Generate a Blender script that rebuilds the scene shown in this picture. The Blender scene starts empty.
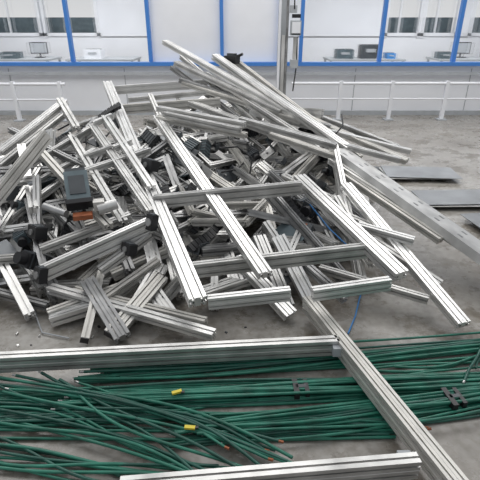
import bpy, math, random
from mathutils import Vector, Matrix
random.seed(23)
CH=1.6
# ---------------- materials
def mat(name,col,rough=.5,metal=0.0,var=0.0,scale=8,bump=0.0,rvar=0):
    m=bpy.data.materials.new(name);m.use_nodes=True
    nt=m.node_tree;b=nt.nodes['Principled BSDF']
    b.inputs['Base Color'].default_value=(*col,1);b.inputs['Roughness'].default_value=rough;b.inputs['Metallic'].default_value=metal
    if var or bump:
        tc=nt.nodes.new('ShaderNodeTexCoord');n=nt.nodes.new('ShaderNodeTexNoise');n.inputs['Scale'].default_value=scale
        n.inputs['Detail'].default_value=6
        nt.links.new(tc.outputs['Object'],n.inputs['Vector'])
        if var:
            r=nt.nodes.new('ShaderNodeValToRGB')
            r.color_ramp.elements[0].position=.3;r.color_ramp.elements[1].position=.7
            r.color_ramp.elements[0].color=(*[max(0,c*(1-var)) for c in col],1)
            r.color_ramp.elements[1].color=(*[min(1,c*(1+var)) for c in col],1)
            nt.links.new(n.outputs['Fac'],r.inputs['Fac']);nt.links.new(r.outputs['Color'],b.inputs['Base Color'])
        if rvar:
            q=nt.nodes.new('ShaderNodeMapRange');q.inputs[3].default_value=rough-rvar;q.inputs[4].default_value=rough+rvar
            nt.links.new(n.outputs['Fac'],q.inputs[0]);nt.links.new(q.outputs[0],b.inputs['Roughness'])
        if bump:
            bp=nt.nodes.new('ShaderNodeBump');bp.inputs['Strength'].default_value=bump;bp.inputs['Distance'].default_value=.01
            nt.links.new(n.outputs['Fac'],bp.inputs['Height']);nt.links.new(bp.outputs['Normal'],b.inputs['Normal'])
    return m
ALU=mat('aluminium_bright',(.74,.735,.72),.36,.75,.12,5,rvar=.1)
ALU2=mat('aluminium_worn',(.58,.575,.56),.38,.75,.25,7,rvar=.1)
ALU3=mat('aluminium_dull',(.33,.33,.33),.42,.7,.35,7)
BLK=mat('black_plastic_and_hole_shade',(.015,.015,.017),.4)
DGR=mat('dark_grey_paint',(.06,.068,.075),.45,0,.2)
ORG=mat('copper_orange',(.36,.12,.055),.45,.3,.3,20)
GRN=mat('green_rod_coating',(.022,.165,.112),.35,0,.35,12)
GRN2=mat('green_rod_coating_dark',(.014,.09,.066),.35,0,.3,12)
YEL=mat('yellow_tag',(.75,.6,.05),.5)
BLU=mat('blue_cable',(.05,.25,.6),.4)
WHT=mat('white_paint',(.84,.85,.88),.5,0,.03,2)
FRB=mat('blue_window_frame',(.06,.22,.60),.4)
GRY=mat('grey_paint',(.42,.44,.46),.5,0,.08)
GALV=mat('galvanised_steel',(.64,.635,.62),.42,.6,.25,6,bump=.1)
TEAL=mat('blue_grey_housing',(.11,.145,.16),.45,.2,.25,9)
BEI=mat('worn_beige_aluminium',(.60,.585,.55),.48,.5,.22,5)
SHT=mat('dull_sheet_metal',(.27,.28,.29),.4,.5,.2,5)
MATS=[ALU,ALU2,ALU3,BLK,DGR,ORG,GRN,GRN2,YEL,BLU,WHT,FRB,GRY,GALV,TEAL,BEI,SHT]
def mi(m): return MATS.index(m)
def frame(p,q,up=(0,0,1),roll=0):
    y=(q-p).normalized();up=Vector(up)
    if abs(y.dot(up))>.98: up=Vector((1,0,0))
    x=y.cross(up).normalized();z=x.cross(y)
    R=Matrix((x,y,z)).transposed()
    if roll: R=R@Matrix.Rotation(roll,3,'Y')
    return R
_sec={}
def section(w,h):
    key=(round(w,4),round(h,4))
    if key in _sec:return _sec[key]
    pts=[]
    def side(L,n,fn):
        u=L/n;s=u*.095;s2=u*.24;d1=u*.09;d=u*.28
        out=[(-L/2,0)]
        for i in range(n):
            c=-L/2+(i+.5)*u
            if i>0:
                g=u*.03;e=c-u/2;out+=[(e-g,0),(e,g*1.2),(e+g,0)]
            out+=[(c-s,0),(c-s,d1),(c-s2,d1),(c-s2*.6,d),(c+s2*.6,d),(c+s2,d1),(c+s,d1),(c+s,0)]
        return [fn(a,b) for a,b in out]
    nw=max(1,round(w/.045));nh=max(1,round(h/.045))
    pts+=side(w,nw,lambda a,b:(a,-h/2+b))
    pts+=side(h,nh,lambda a,b:(w/2-b,a))
    pts+=side(w,nw,lambda a,b:(-a,h/2-b))
    pts+=side(h,nh,lambda a,b:(-w/2+b,-a))
    _sec[key]=pts;return pts
class MB:
    def __init__(s): s.v=[];s.f=[];s.m=[];s.sm=[]
    def add(s,vs,fs,m,smooth=False):
        o=len(s.v);s.v+= [tuple(x) for x in vs]
        for f in fs: s.f.append(tuple(i+o for i in f));s.m.append(mi(m));s.sm.append(smooth)
    def box(s,c,size,m,rot=None):
        R=rot or Matrix.Identity(3);c=Vector(c);hx,hy,hz=[q/2 for q in size]
        vs=[c+R@Vector((x*hx,y*hy,z*hz)) for x in(-1,1) for y in(-1,1) for z in(-1,1)]
        s.add(vs,[(0,1,3,2),(4,6,7,5),(0,4,5,1),(2,3,7,6),(0,2,6,4),(1,5,7,3)],m)
    def extr(s,p,q,pts,m,up=(0,0,1),roll=0,cap=True):
        p=Vector(p);q=Vector(q);R=frame(p,q,up,roll);n=len(pts)
        vs=[p+R@Vector((a,0,b)) for a,b in pts]+[q+R@Vector((a,0,b)) for a,b in pts]
        fs=[(i,(i+1)%n,n+(i+1)%n,n+i) for i in range(n)]
        if cap: fs+= [tuple(range(n))[::-1],tuple(range(n,2*n))]
        s.add(vs,fs,m)
        return R
    def profile(s,p,q,w,h,m,roll=0,endcap=False,up=(0,0,1)):
        p=Vector(p);q=Vector(q)
        R=s.extr(p,q,section(w,h),m,roll=roll,up=up)
        ax=(q-p).normalized()
        nw=max(1,round(w/.045));nh=max(1,round(h/.045))
        for e,sg in((p,-1),(q,1)):
            if endcap:
                s.box(e+ax*sg*.003,(w,.006,h),BLK,R);continue
            for i in range(nw):
                for j in range(nh):
                    cx=(i+.5)*w/nw-w/2;cz=(j+.5)*h/nh-h/2;r=.0055
                    pts=[e+ax*sg*.0006+R@Vector((cx+r*math.cos(k*math.pi/4),0,cz+r*math.sin(k*math.pi/4))) for k in range(8)]
                    s.add(pts,[tuple(range(8)) if sg<0 else tuple(range(7,-1,-1))],BLK)  # black disc on the end face stands in for the centre hole's dark inside
        return R
    def tube(s,pts,r,m,n=8,cap=True):
        pts=[Vector(p) for p in pts];vs=[];fs=[]
        for i,p in enumerate(pts):
            t=(pts[min(i+1,len(pts)-1)]-pts[max(i-1,0)]).normalized()
            u=Vector((0,0,1)) if abs(t.z)<.9 else Vector((1,0,0))
            x=t.cross(u).normalized();y=x.cross(t)
            vs+= [p+r*(math.cos(2*math.pi*k/n)*x+math.sin(2*math.pi*k/n)*y) for k in range(n)]
        for i in range(len(pts)-1):
            for k in range(n): fs.append((i*n+k,i*n+(k+1)%n,(i+1)*n+(k+1)%n,(i+1)*n+k))
        s.add(vs,fs,m,True)
        if cap:
            s.add(vs[:n],[tuple(range(n))],m);s.add(vs[-n:],[tuple(range(n))],m)
    def obj(s,name,parent=None):
        me=bpy.data.meshes.new(name);me.from_pydata(s.v,[],s.f)
        used=sorted(set(s.m))
        for u in used: me.materials.append(MATS[u])
        me.polygons.foreach_set('material_index',[used.index(k) for k in s.m])
        me.polygons.foreach_set('use_smooth',s.sm)
        me.update();o=bpy.data.objects.new(name,me);bpy.context.scene.collection.objects.link(o)
        if parent:o.parent=parent
        return o
def simple(name,fn,parent=None):
    b=MB();fn(b);return b.obj(name,parent)

# ---------------- room
fm=bpy.data.materials.new('polished_concrete');fm.use_nodes=True
nt=fm.node_tree;b=nt.nodes['Principled BSDF'];tc=nt.nodes.new('ShaderNodeTexCoord')
def noise(scale,rough,p0,p1,c0,c1):
    n=nt.nodes.new('ShaderNodeTexNoise');n.inputs['Scale'].default_value=scale;n.inputs['Detail'].default_value=10;n.inputs['Roughness'].default_value=rough
    r=nt.nodes.new('ShaderNodeValToRGB');r.color_ramp.elements[0].position=p0;r.color_ramp.elements[1].position=p1
    r.color_ramp.elements[0].color=(*c0,1);r.color_ramp.elements[1].color=(*c1,1)
    nt.links.new(tc.outputs['Object'],n.inputs['Vector']);nt.links.new(n.outputs['Fac'],r.inputs['Fac']);return n,r
def mult(a,b_):
    mx=nt.nodes.new('ShaderNodeMix');mx.data_type='RGBA';mx.blend_type='MULTIPLY';mx.inputs[0].default_value=1
    nt.links.new(a,mx.inputs[6]);nt.links.new(b_,mx.inputs[7]);return mx.outputs[2]
n1,r1=noise(1.3,.6,.34,.66,(.23,.21,.185),(.39,.375,.35))
n2,r2=noise(22,.5,.33,.6,(.70,.68,.65),(1,1,1))
n3,r3=noise(3.2,.7,.38,.50,(.68,.64,.58),(1,1,1))
c=mult(mult(r1.outputs['Color'],r2.outputs['Color']),r3.outputs['Color'])
nt.links.new(c,b.inputs['Base Color'])
q=nt.nodes.new('ShaderNodeMapRange');q.inputs[1].default_value=.35;q.inputs[2].default_value=.65;q.inputs[3].default_value=.18;q.inputs[4].default_value=.4
nt.links.new(n3.outputs['Fac'],q.inputs[0]);nt.links.new(q.outputs[0],b.inputs['Roughness'])
MATS.append(fm)
simple('floor',lambda m:m.box((0,4.5,-.05),(20,19,.1),fm))
WY=8.67
def wall(m):
    m.box((0,WY+.08,.43),(20,.12,.86),WHT)
    m.box((-.45,WY+.10,1.9),(2.3,.06,2.2),WHT)
    m.box((0,WY+.08,3.6),(20,.12,1.4),WHT)
    for x in(-4.2,-2.1,0,2.1,4.2): m.box((x,WY+.015,.42),(.012,.01,.8),GRY)
simple('wall_back',wall)
def office(m):
    Y=13
    m.box((0,Y,.6),(20,.15,1.25),WHT);m.box((0,Y,3.6),(20,.15,1.2),WHT)
    for x0,x1 in((-3.65,3.75),(5.65,5.95),(-10,-6.6),(8,10)):
        m.box(((x0+x1)/2,Y,2.2),(x1-x0,.15,2.0),WHT)
simple('wall_outer',office)
simple('trim_1',lambda m:m.box((0,WY,.90),(20,.16,.06),FRB))
xs=[-5.8,-4.4,-3.0,-1.6,-.32,.70,1.08,2.50,3.83,5.2,6.6]
fr=MB()
for x in xs: fr.box((x,WY+.03,1.95),(.06,.1,2.03),FRB)
fr.obj('trim_2')
gl=bpy.data.materials.new('window_glass');gl.use_nodes=True
g=gl.node_tree.nodes['Principled BSDF'];g.inputs['Base Color'].default_value=(.9,.95,1,1);g.inputs['Roughness'].default_value=.02;g.inputs['Transmission Weight'].default_value=1;g.inputs['IOR'].default_value=1.05
g.inputs['Alpha'].default_value=.2
MATS.append(gl)
k=1
for a,c in zip(xs,xs[1:]):
    if -1.7<a<.5: continue
    simple('window_%d'%k,lambda m:m.box(((a+c)/2,WY+.06,1.95),(c-a-.08,.01,2.0),gl));k+=1
def owf(m):
    Y=12.95
    for x0,x1 in((-6.6,-5.15),(-5.1,-3.65),(3.75,4.7),(4.7,5.65),(5.95,7.0),(7,8)):
        for x in(x0+.04,x1-.04): m.box((x,Y,2.1),(.08,.12,1.8),WHT)
        m.box(((x0+x1)/2,Y,1.27),(x1-x0,.12,.08),WHT)
        m.box(((x0+x1)/2-.1,Y,2.1),(.05,.06,1.8),WHT)
        m.box(((x0+x1)/2,Y+.4,1.3),(x1-x0,.1,.75),TEAL)
simple('window_frame_outer',owf)
def duct(m):
    m.box((0,WY-.05,.74),(20,.04,.05),GRY); m.box((0,WY-.01,.04),(20,.03,.08),GRY)
simple('baseboard_back',duct)
def desk(x,w):
    def fn(m):
        m.box((x,11.8,.76),(w,.9,.04),GRY)
        for dx in(-1,1):
            for dy in(-1,1): m.box((x+dx*(w/2-.05),11.8+dy*.4,.37),(.05,.05,.74),GRY)
    simple('desk',fn)
for x,w in((-5.6,2.2),(-3.3,1.6),(3.0,1.8),(5.8,2.2)): desk(x,w)
def mon(x,y=11.9,c=BLK,w=.42,h=.26):
    def fn(m):
        m.box((x,y,.79),(.22,.16,.02),BLK);m.box((x,y+.02,.85),(.04,.03,.12),BLK);m.box((x,y,1.0),(w,.04,h),c)
        m.box((x,y-.022,1.0),(w-.04,.005,h-.04),GRY)
    simple('computer_monitor',fn)
for x in(-4.9,5.4):mon(x)
def carton(x,c,w=.4,h=.3):
    def fn(m):
        m.box((x,11.7,.78+h/2),(w,.35,h),c);m.box((x,11.7,.785+h),(w*.96,.05,.01),BLK);m.box((x,11.52,.78+h*.6),(w*.5,.01,h*.25),GRY)
    simple('equipment_box',fn)
for x,c,w,h in((-5.5,TEAL,.4,.14),(-3.5,WHT,.4,.2),(2.5,TEAL,.4,.2),(3.1,DGR,.45,.3),(3.6,BLU,.2,.12),(6.0,GRY,.3,.2),(4.9,TEAL,.3,.14)):carton(x,c,w,h)
def pil(m):
    x,y=.66,7.6
    m.box((x,y,1.6),(.15,.15,3.2),GRY);m.box((x-.06,y-.09,1.6),(.035,.03,3.2),WHT);m.box((x+.05,y-.09,1.6),(.03,.03,3.2),ALU3)
    m.box((x,y-.1,.7),(.05,.05,1.4),ALU);m.box((x,y,.02),(.3,.3,.04),GRY)
simple('support_pillar',pil)
def jb(m):
    m.box((.83,7.42,1.50),(.15,.14,.20),GRY);m.box((.83,7.345,1.5),(.12,.01,.16),WHT);m.box((.83,7.42,1.2),(.05,.05,.36),ALU2);m.box((.83,7.4,1.66),(.12,.1,.05),BLK)
    m.box((.79,7.47,1.75),(.1,.1,.1),GRY);m.box((.83,7.42,1.0),(.12,.1,.12),GRY);m.box((.83,7.35,1.42),(.13,.02,.02),DGR)
    m.tube([(.86,7.42,1.38),(.87,7.4,1.0),(.83,7.4,.6)],.01,BLK);m.tube([(.80,7.42,1.75),(.78,7.4,2.4)],.01,BLK)
simple('junction_box',jb)
def barrier(x0,x1,y,posts):
    def fn(m):
        m.tube([(x0,y,.62),(x1,y,.62)],.025,WHT,12);m.tube([(x0,y,.36),(x1,y,.36)],.018,WHT,12)
        for x in posts: m.box((x,y,.33),(.06,.06,.66),WHT);m.box((x,y,.01),(.16,.16,.02),GRY)
    simple('safety_railing',fn)
barrier(.9,5.2,8.2,[1.75,2.65,3.6,4.5]);barrier(-5.5,-3.0,8.1,[-4.9,-3.9,-3.1])

# ---------------- random heap
def interp(x,pts):
    if x<=pts[0][0]:return pts[0][1]
    for (a,b),(c,d) in zip(pts,pts[1:]):
        if x<=c:return b+(d-b)*(x-a)/(c-a)
    return pts[-1][1]
def H(x,y):
    h=interp(y,[(2.0,.05),(2.3,.14),(2.6,.24),(3.1,.33),(3.6,.42),(4.2,.55),(4.8,.72),(5.2,.78),(5.8,.5),(6.3,.1)])
    l=interp(y,[(2.1,-1.5),(2.6,-1.9),(3.4,-2.3),(4.4,-2.0),(5,-1.2),(6.2,-.8)])
    r=interp(y,[(2.1,-.1),(2.4,.35),(2.8,.75),(3.4,1.05),(4.4,1.3),(5,1.1),(6.2,.6)])
    e=min(x-l,r-x)
    if e<=0:return 0
    h*=min(1,.25+e/.5)
    if x<-.9 and 2.6<y<4.4: h*=1+.22*min(1,(-.9-x)/.4)
    return h
def slope(x,y):
    e=.25
    n=Vector((-(H(x+e,y)-H(x-e,y))/(2*e),-(H(x,y+e)-H(x,y-e))/(2*e),1))
    n.x=max(-.6,min(.6,n.x));n.y=max(-.6,min(.6,n.y));return n.normalized()
heap=MB();cnt=0
while cnt<270:
    y=random.uniform(2.15,6.0);x=random.uniform(-2.3,1.5);h=H(x,y)
    if h<=.03:continue
    z=h*random.uniform(.2,.92)
    az=random.choice([random.gauss(-.5,.2),random.gauss(-.5,.2),random.gauss(.6,.25),random.gauss(1.5,.15)])
    L=random.choice([random.uniform(.25,.5),random.uniform(.5,1.0),random.uniform(.8,1.5)])
    if y<2.7:L=min(L,.5)
    d=Vector((math.sin(az),math.cos(az),0));n=slope(x,y)
    d=(d-n*d.dot(n)).normalized();d.z+=random.gauss(0,.07);d.normalize()
    c=Vector((x,y,z));p=c-d*L/2;q=c+d*L/2
    lo=min(p.z,q.z)
    if lo<.05: p.z+=.05-lo;q.z+=.05-lo
    w,hh=random.choice([(.045,.045),(.045,.09),(.09,.045),(.09,.045),(.06,.06)])
    m=random.choice([ALU,ALU2,ALU2,BEI,ALU3])
    heap.profile(p,q,w,hh,m,roll=random.uniform(-.4,.4),endcap=random.random()<.15)
    cnt+=1
def on_heap(k=1.0,xr=(-2.1,1.1),yr=(2.4,5.2)):
    while 1:
        x=random.uniform(*xr);y=random.uniform(*yr);h=H(x,y)
        if h>.1:return Vector((x,y,h*k))
def rotn(c,tilt=.25):
    n=slope(c.x,c.y)+Vector((random.gauss(0,tilt),random.gauss(0,tilt),0));n.normalize()
    az=random.choice([.5,-.5,.5,-.45])+random.gauss(0,.2);y=Vector((math.sin(az),math.cos(az),0));y=(y-n*y.dot(n)).normalized();x=y.cross(n)
    return Matrix((x,y,n)).transposed()
def rect(c,R,W,L,m,s=.045,rungs=1):
    f=lambda a,b:c+R@Vector((a,b,0));up=R@Vector((0,0,1))
    for a in(-W/2,W/2): heap.profile(f(a,-L/2),f(a,L/2),s,s,m,up=up)
    for i in range(rungs+2):
        b=-L/2+s/2+(L-s)*i/(rungs+1)
        heap.profile(f(-W/2+s/2,b),f(W/2-s/2,b),s,s,m,up=up)
    for a in(-1,1):
        for b in(-1,1): heap.box(f(a*(W/2-.04),b*(L/2-.04-s/2+.02)),(.035,.035,.03),GRY,R)
for i in range(40):
    left=i<20
    c=on_heap(random.uniform(.8,1.0) if left else random.uniform(.75,.93),(-1.9,-.6) if left else (-.9,.9),(2.7,4.3) if left else (2.7,4.6))+Vector((0,0,.01))
    R=rotn(c,.32 if left else .16)
    W=random.uniform(.28,.5);L=random.uniform(.5,.9)
    if c.z-L*.3<0: c.z+=.06
    rect(c,R,W,L,random.choice([ALU,ALU2,BEI,ALU3]),random.choice([.045,.045,.06]),random.choice([0,1,1]))
def motor(c,R,s=1.0):
    heap.box(c,(.09*s,.16*s,.09*s),random.choice([DGR,BLK,TEAL]),R)
    for k in range(5): heap.box(c+R@Vector((0,(-.06+.03*k)*s,0)),(.1*s,.008*s,.1*s),DGR,R)
    heap.box(c+R@Vector((0,.09*s,0)),(.11*s,.02*s,.11*s),ALU2,R)
    a=R@Vector((0,1,0));heap.tube([c+a*.1*s,c+a*.17*s],.018*s,GALV,12);heap.tube([c-a*.07*s,c-a*.13*s],.035*s,BLK,12)
def bracket(c,R,s):
    heap.box(c,(s,s,.008),DGR if random.random()<.6 else ALU2,R);heap.box(c+R@Vector((s/2,0,s*.3)),(.008,s,s*.6),DGR,R)
    heap.tube([c+R@Vector((0,0,.004)),c+R@Vector((0,0,.014))],.012,ALU3,8)
def chain(c,R,n):
    p=c.copy();ang=0
    for k in range(n):
        ang+=random.uniform(-.12,.12);dirv=R@Vector((math.sin(ang),math.cos(ang),0));p=p+dirv*.035
        Q=R@Matrix.Rotation(-ang,3,'Z');heap.box(p,(.06,.03,.035),BLK,Q);heap.box(p,(.045,.034,.02),DGR,Q)
def junk(c,R):
    t=random.random()
    if t<.22:motor(c,R,random.uniform(.7,1.1))
    elif t<.45:bracket(c,R,random.uniform(.07,.14))
    elif t<.62:chain(c,R,random.randint(6,14))
    elif t<.85:heap.box(c,(random.uniform(.1,.22),random.uniform(.1,.3),.006),random.choice([DGR,GALV,TEAL,ALU2,SHT]),R)
    elif t<.9:heap.box(c,(.06,.05,.03),ORG,R);heap.box(c+R@Vector((.05,0,0)),(.04,.05,.05),DGR,R)
    else:
        heap.tube([c,c+R@Vector((.1,.12,.05)),c+R@Vector((.05,.28,.03)),c+R@Vector((-.08,.36,-.02))],.008,BLK)
for i in range(95): 
    c=on_heap(random.uniform(.85,1.08),(-2.0,-.3),(2.5,4.4));junk(c,rotn(c,.5))
for i in range(65):
    c=on_heap(random.uniform(.7,1.0),(-.8,1.0),(2.5,5.0));junk(c,rotn(c,.5))
heap.obj('scrap_profile_heap')

# ---------------- key beams: end points in centimetres
def K(name,txt):
    o=MB()
    for line in txt.strip().split('\n'):
        f=line.split();v=[float(t)/100 for t in f[0].split(',')]
        w,h=[float(t)/1000 for t in f[1].split('x')]
        p=Vector(v[:3]);q=Vector(v[3:])
        p.z=max(p.z,h/2+.005);q.z=max(q.z,h/2+.005)
        o.profile(p,q,w,h,globals()[f[2]],endcap=len(f)>3)
    return o.obj(name)
K('aluminium_ladder_frame','''
-147,525,97,-22,197,28 95x60 ALU
-75,417,81,14,216,33 85x45 ALU
-59,290,48,43,299,55 45x90 ALU2
-29,230,28,77,244,34 45x90 ALU2
-17,201,25,27,205,28 45x70 ALU
43,317,56,91,220,30 95x60 ALU
39,206,27,83,214,29 45x70 ALU
-122,461,80,-20,475,85 45x90 BEI
-141,517,91,-36,525,97 45x90 ALU''')
K('long_aluminium_beams','''
-85,557,138,84,420,64 90x45 ALU
-28,539,124,96,395,57 90x60 ALU
-9,548,120,109,400,46 45x90 BEI
-66,549,123,22,443,66 60x45 ALU2
-76,533,113,0,457,71 45x45 ALU3
-38,519,107,71,395,57 60x60 ALU2
23,425,72,139,381,51 60x45 ALU2
10,461,78,159,413,50 60x45 ALU
89,509,63,154,435,48 45x60 ALU2
27,400,69,89,371,54 90x45 BEI
-64,506,103,88,443,66 60x45 ALU3
-75,421,88,4,379,82 60x45 ALU
-74,412,81,5,370,75 60x45 BEI
-66,404,86,0,362,81 45x45 ALU2
0,406,81,79,366,67 60x45 ALU2
-114,476,87,-26,490,93 45x45 ALU2
-90,468,93,-68,412,70 45x45 ALU2
-60,505,100,60,440,72 90x45 BEI
-50,470,85,40,400,66 90x45 ALU2
-70,530,118,40,450,80 90x45 ALU2
60,470,74,150,395,46 90x45 BEI''')
bk=MB();c=Vector((-.09,5.36,1.21));R=Matrix.Rotation(-.6,3,'Z');bk.box(c,(.16,.09,.08),BLK,R);bk.box(c+Vector((0,0,.05)),(.1,.05,.03),DGR,R);bk.tube([c+Vector((.05,0,.03)),c+Vector((.12,-.03,.06))],.015,BLK);bk.obj('black_connector_block')
K('leaning_aluminium_profiles','''
82,333,45,124,204,8 85x45 ALU
76,371,54,161,259,18 60x45 ALU
81,283,33,114,265,30 60x45 ALU
72,319,38,85,254,20 45x90 ALU2
53,319,38,103,280,27 60x45 ALU2
52,257,14,111,223,12 45x45 ALU2
39,255,21,62,223,12 45x45 ALU3
88,270,28,122,235,15 60x45 ALU2
82,357,48,136,274,26 60x45 BEI''')
tray=MB()
p=Vector((.86,3.89,.57));q=Vector((1.74,2.36,.15))
R=tray.extr(p,q,[(-.12,-.03),(.12,-.03),(.12,.03),(.113,.03),(.113,-.023),(-.113,-.023),(-.113,.03),(-.12,.03)],GALV,roll=math.pi-.25)
for i in range(9):
    c=p.lerp(q,(i+.5)/9);tray.box(c+R@Vector((.05,0,-.031)),(.02,.04,.003),ALU3,R);tray.box(c+R@Vector((-.05,.03,-.031)),(.02,.04,.003),ALU3,R)
tray.obj('steel_cable_tray')
K('aluminium_machine_frame','''
-192,354,65,-160,424,93 80x45 ALU
-187,340,58,-158,408,84 60x45 ALU2
-164,424,95,-138,383,78 60x45 ALU2
-181,325,50,-125,394,78 45x45 ALU2
-172,309,42,-119,365,64 45x45 ALU
-128,394,78,-59,278,45 70x45 ALU2
-114,227,28,-54,261,45 45x95 ALU cap
-151,300,45,-120,240,24 45x45 ALU3
-160,272,33,-156,338,56 45x45 ALU2
-165,250,23,-143,256,22 60x45 ALU2
-116,234,13,-14,195,8 60x45 ALU
-103,238,9,-19,205,9 45x45 BEI
-109,213,5,-85,221,9 70x60 ALU
-156,238,9,-115,225,6 45x45 ALU3
-124,249,32,-73,277,43 60x45 ALU2
-84,235,25,-57,258,38 60x45 ALU2
-199,392,75,-98,325,52 45x45 ALU3
-132,316,55,-72,355,67 60x45 ALU2
-160,285,36,-120,352,60 45x45 ALU
-142,379,72,-76,269,41 60x45 ALU2
-123,347,63,-102,355,69 45x45 ALU2
-174,355,70,-141,286,44 60x45 ALU
-163,355,70,-84,263,41 60x45 BEI
-141,286,8,-141,286,46 45x45 ALU2
-120,300,8,-119,302,56 45x45 ALU2
-118,400,84,-62,300,54 60x45 ALU
-126,392,80,-112,402,85 45x45 ALU
-100,352,69,-88,362,72 45x45 ALU''')
def ec(name,c,s):
    c=Vector(c);R=Matrix.Rotation(-.7,3,'Z')@Matrix.Rotation(-.3,3,'X')
    simple(name,lambda m:(m.box(c,s,BLK,R),m.box(c+R@Vector((0,0,s[2]/2)),(s[0]*.7,s[1]*.7,.01),DGR,R),m.tube([c+R@Vector((0,-s[1]/2,0)),c+R@Vector((0,-s[1]/2-.01,0))],s[2]*.25,ALU3,10)))
ec('black_corner_bracket',(-.55,2.57,.47),(.06,.05,.10));ec('black_corner_bracket',(-1.14,2.23,.29),(.06,.05,.09));ec('black_corner_bracket',(-.68,3.30,.62),(.12,.08,.08));ec('black_corner_bracket',(-.68,2.46,.34),(.08,.06,.07));ec('black_corner_bracket',(-1.30,2.62,.38),(.10,.08,.08))
mot=MB()
c=Vector((-1.08,2.84,.60));R=Matrix.Rotation(.35,3,'Z')@Matrix.Rotation(.7,3,'X')
mot.box(c,(.15,.22,.08),TEAL,R);mot.box(c+R@Vector((0,-.125,0)),(.17,.03,.10),BLK,R);mot.box(c+R@Vector((0,.12,0)),(.13,.03,.07),DGR,R)
mot.box(c+R@Vector((0,0,.042)),(.10,.14,.008),DGR,R)
mot.box(c+Vector((.07,-.17,-.13)),(.12,.07,.03),ORG,Matrix.Rotation(.3,3,'Z'));mot.box(c+Vector((.16,-.1,-.08)),(.07,.07,.06),BEI,Matrix.Rotation(.3,3,'Z'))
mot.tube([c+Vector((.16,-.14,-.1)),c+Vector((.27,-.08,-.08))],.035,ALU2,16)
mot.tube([c+Vector((-.2,-.1,-.09)),c+Vector((-.04,-.16,-.12))],.025,ALU3,16)
mot.obj('electric_motor')
# ---------------- plates right
def plates(cx,cy,w,d,n,z0,rz,mm):
    def fn(m):
        R=Matrix.Rotation(rz,3,'Z')
        for i in range(n): m.box((cx+random.uniform(-.06,.06),cy+random.uniform(-.05,.05),z0+i*.012),(w,d,.004),mm[i%len(mm)],R@Matrix.Rotation(random.uniform(-.06,.06),3,'Z'))
        for sx in(-1,1): m.box(Vector((cx,cy,z0/2))+R@Vector((sx*w*.3,0,0)),(.05,d*.7,z0-.004),BLK,R)
    simple('stack_of_metal_plates',fn)
plates(2.15,4.15,.9,.4,3,.03,.05,[DGR,GALV,SHT]);plates(2.0,4.95,.8,.42,3,.03,-.05,[DGR,GALV,SHT]);plates(2.25,3.5,.5,.45,3,.03,.1,[SHT,DGR,SHT])
# ---------------- foreground frame
ff=MB();z=.11
ff.profile((-1.44,1.68,z),(.50,1.83,z),.05,.09,ALU2)
ff.profile((.40,2.22,z),(.78,1.00,z),.07,.09,BEI)
ff.profile((-.42,1.04,z),(.66,1.14,z),.045,.09,ALU2)
ff.box((.49,1.79,z),(.05,.04,.05),GRY);ff.box((.62,1.16,z),(.05,.05,.05),GRY)
ff.obj('rectangular_profile_frame')
# ---------------- green rods
def rods(n,c4,spread,zmax,curve=.0,wraps=(),bent=.012,rr=(.006,.0075),z0=.008):
    o=MB();A=Vector((c4[0]/100,c4[1]/100,0));B=Vector((c4[2]/100,c4[3]/100,0));dr=(B-A).normalized();nn=Vector((-dr.y,dr.x,0))
    for i in range(n):
        s1=random.gauss(0,spread);s2=s1*.7+random.gauss(0,spread*.5)
        e1=random.uniform(-.12,.12);e2=random.uniform(-.12,.12);z=random.uniform(z0,zmax);cv=curve+random.gauss(0,bent);c2=random.gauss(0,bent*.5)
        pts=[]
        for k in range(15):
            t=k/14;p=A.lerp(B,t)+dr*(e1*(1-t)+e2*t)+nn*(s1*(1-t)+s2*t+cv*math.sin(t*math.pi)+c2*math.sin(t*2*math.pi));p.z=z+.006*math.sin(t*7+i)*(1 if z>.016 else 0)
            pts.append(p)
        o.tube(pts,random.uniform(*rr),random.choice([GRN,GRN,GRN2]),8)
        if random.random()<.2:o.tube([pts[-1],pts[-1]+dr*.02],.006,ORG,8);o.tube([pts[0],pts[0]-dr*.02],.006,ALU2,8)
    for t,m in wraps:
        c=A.lerp(B,t);c.z=zmax*.55;Rm=frame(A,B)
        o.box(c,(spread*3.4,.025,zmax+.012),m,Rm);o.box(c+dr*.05,(spread*3.0,.02,zmax+.010),m,Rm)
        o.box(c+dr*.025+Vector((0,0,zmax*.5)),(.02,.05,.012),DGR,Rm)
    o.obj('green_rod_bundle')
rods(24,(-69,170,165,198),.03,.04,-.02,bent=.02)
rods(36,(-75,154,145,167),.028,.05,wraps=((.46,BLK),),bent=.02)
rods(36,(-19,136,145,161),.032,.05,-.02,wraps=((.70,BLK),),bent=.02)
rods(8,(-114,162,20,121),.05,.07,.05,bent=.045,z0=.05)
rods(7,(-128,152,-12,116),.04,.05,.05,bent=.045,z0=.02)
rods(5,(-115,127,-16,117),.03,.03,bent=.03)
rods(14,(-123,142,70,141),.025,.03,.03,bent=.025)
rods(12,(-127,158,5,160),.03,.03,-.03,bent=.03)
rods(4,(-87,163,-4,120),.04,.06,.05,z0=.045,bent=.04)
rods(3,(-130,136,-40,112),.03,.03,bent=.03)
rods(6,(71,176,165,194),.05,.02,bent=.03);rods(2,(110,166,132,192),.01,.06)
def tag(x,y,z=.068):
    p=Vector((x,y,z));simple('yellow_tag',lambda m:(m.box(p,(.045,.016,.01),YEL,Matrix.Rotation(random.uniform(-.4,.4),3,'Z')),m.box(p+Vector((.028,0,0)),(.016,.012,.007),BLK)))
tag(-.29,1.55);tag(-.21,1.35)
simple('blue_air_hose',lambda m:m.tube([(.50,3.0,.42),(.62,2.85,.30),(.76,2.72,.20),(.81,2.6,.06),(.80,2.5,.012),(.76,2.41,.012),(.69,2.22,.012),(.61,2.05,.012)],.0045,BLU))
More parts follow.
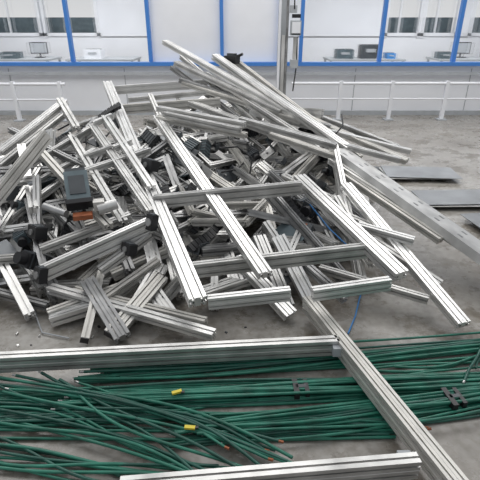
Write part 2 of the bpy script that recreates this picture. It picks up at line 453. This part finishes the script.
simple('grey_cable',lambda m:m.tube([(-1.29,2.41,.012),(-1.26,2.3,.012),(-1.22,2.22,.012),(-1.12,2.06,.012),(-.95,2.01,.012)],.004,GRY))
deb=MB()
for i in range(30):
    a=random.random()
    x=random.uniform(-1.7,.1);y=random.uniform(1.95,2.3)
    R=Matrix.Rotation(random.uniform(0,3),3,'Z');s=random.uniform(.005,.013)
    if a<.6: deb.box((x,y,s*.25),(s*1.5,s,s*.5),random.choice([BLK,ALU2,DGR,ALU]),R)
    else: deb.tube([Vector((x,y,.006)),Vector((x,y,.006))+R@Vector((s*2,0,0))],.005,random.choice([ALU2,BLK,GALV]),8)
deb.obj('floor_debris')

# ---------------- light, world, camera
sc=bpy.context.scene
sc.view_settings.view_transform='Standard'
w=bpy.data.worlds.new('World');sc.world=w;w.use_nodes=True
nt=w.node_tree;bg=nt.nodes['Background'];tc=nt.nodes.new('ShaderNodeTexCoord');sx=nt.nodes.new('ShaderNodeSeparateXYZ');rr=nt.nodes.new('ShaderNodeValToRGB')
nt.links.new(tc.outputs['Generated'],sx.inputs[0])
mr=nt.nodes.new('ShaderNodeMapRange');mr.inputs[1].default_value=-1;mr.inputs[2].default_value=1
nt.links.new(sx.outputs['Z'],mr.inputs[0]);nt.links.new(mr.outputs[0],rr.inputs['Fac']);nt.links.new(rr.outputs['Color'],bg.inputs['Color'])
e=rr.color_ramp.elements;e[0].position=.45;e[0].color=(.15,.15,.15,1);e[1].position=1;e[1].color=(.80,.82,.85,1)
x=e.new(.5);x.color=(1,1,1,1);x=e.new(.62);x.color=(.52,.55,.59,1)
bg.inputs['Strength'].default_value=.7
def area(name,loc,rot,sx_,sy_,p,col=(1,1,1)):
    l=bpy.data.lights.new(name,'AREA');l.shape='RECTANGLE';l.size=sx_;l.size_y=sy_;l.energy=p;l.color=col
    o=bpy.data.objects.new(name,l);o.location=loc;o.rotation_euler=rot;sc.collection.objects.link(o)
for i,x in enumerate((-3.5,0,3.5)):
    area('hall_strip_light',(x,6,4.8),(0,0,0),1.6,6,(130,110,125)[i],(1,.985,.965))
area('office_light',(-4,10.8,2.7),(0,0,0),5,1.5,95);area('office_light',(4,10.8,2.7),(0,0,0),5,1.5,95)
cam=bpy.data.cameras.new('camera');co=bpy.data.objects.new('camera',cam);sc.collection.objects.link(co)
co.location=(0,0,CH);co.rotation_euler=(math.radians(64),0,0);cam.sensor_width=36;cam.lens=33.75;cam.clip_end=200
sc.camera=co
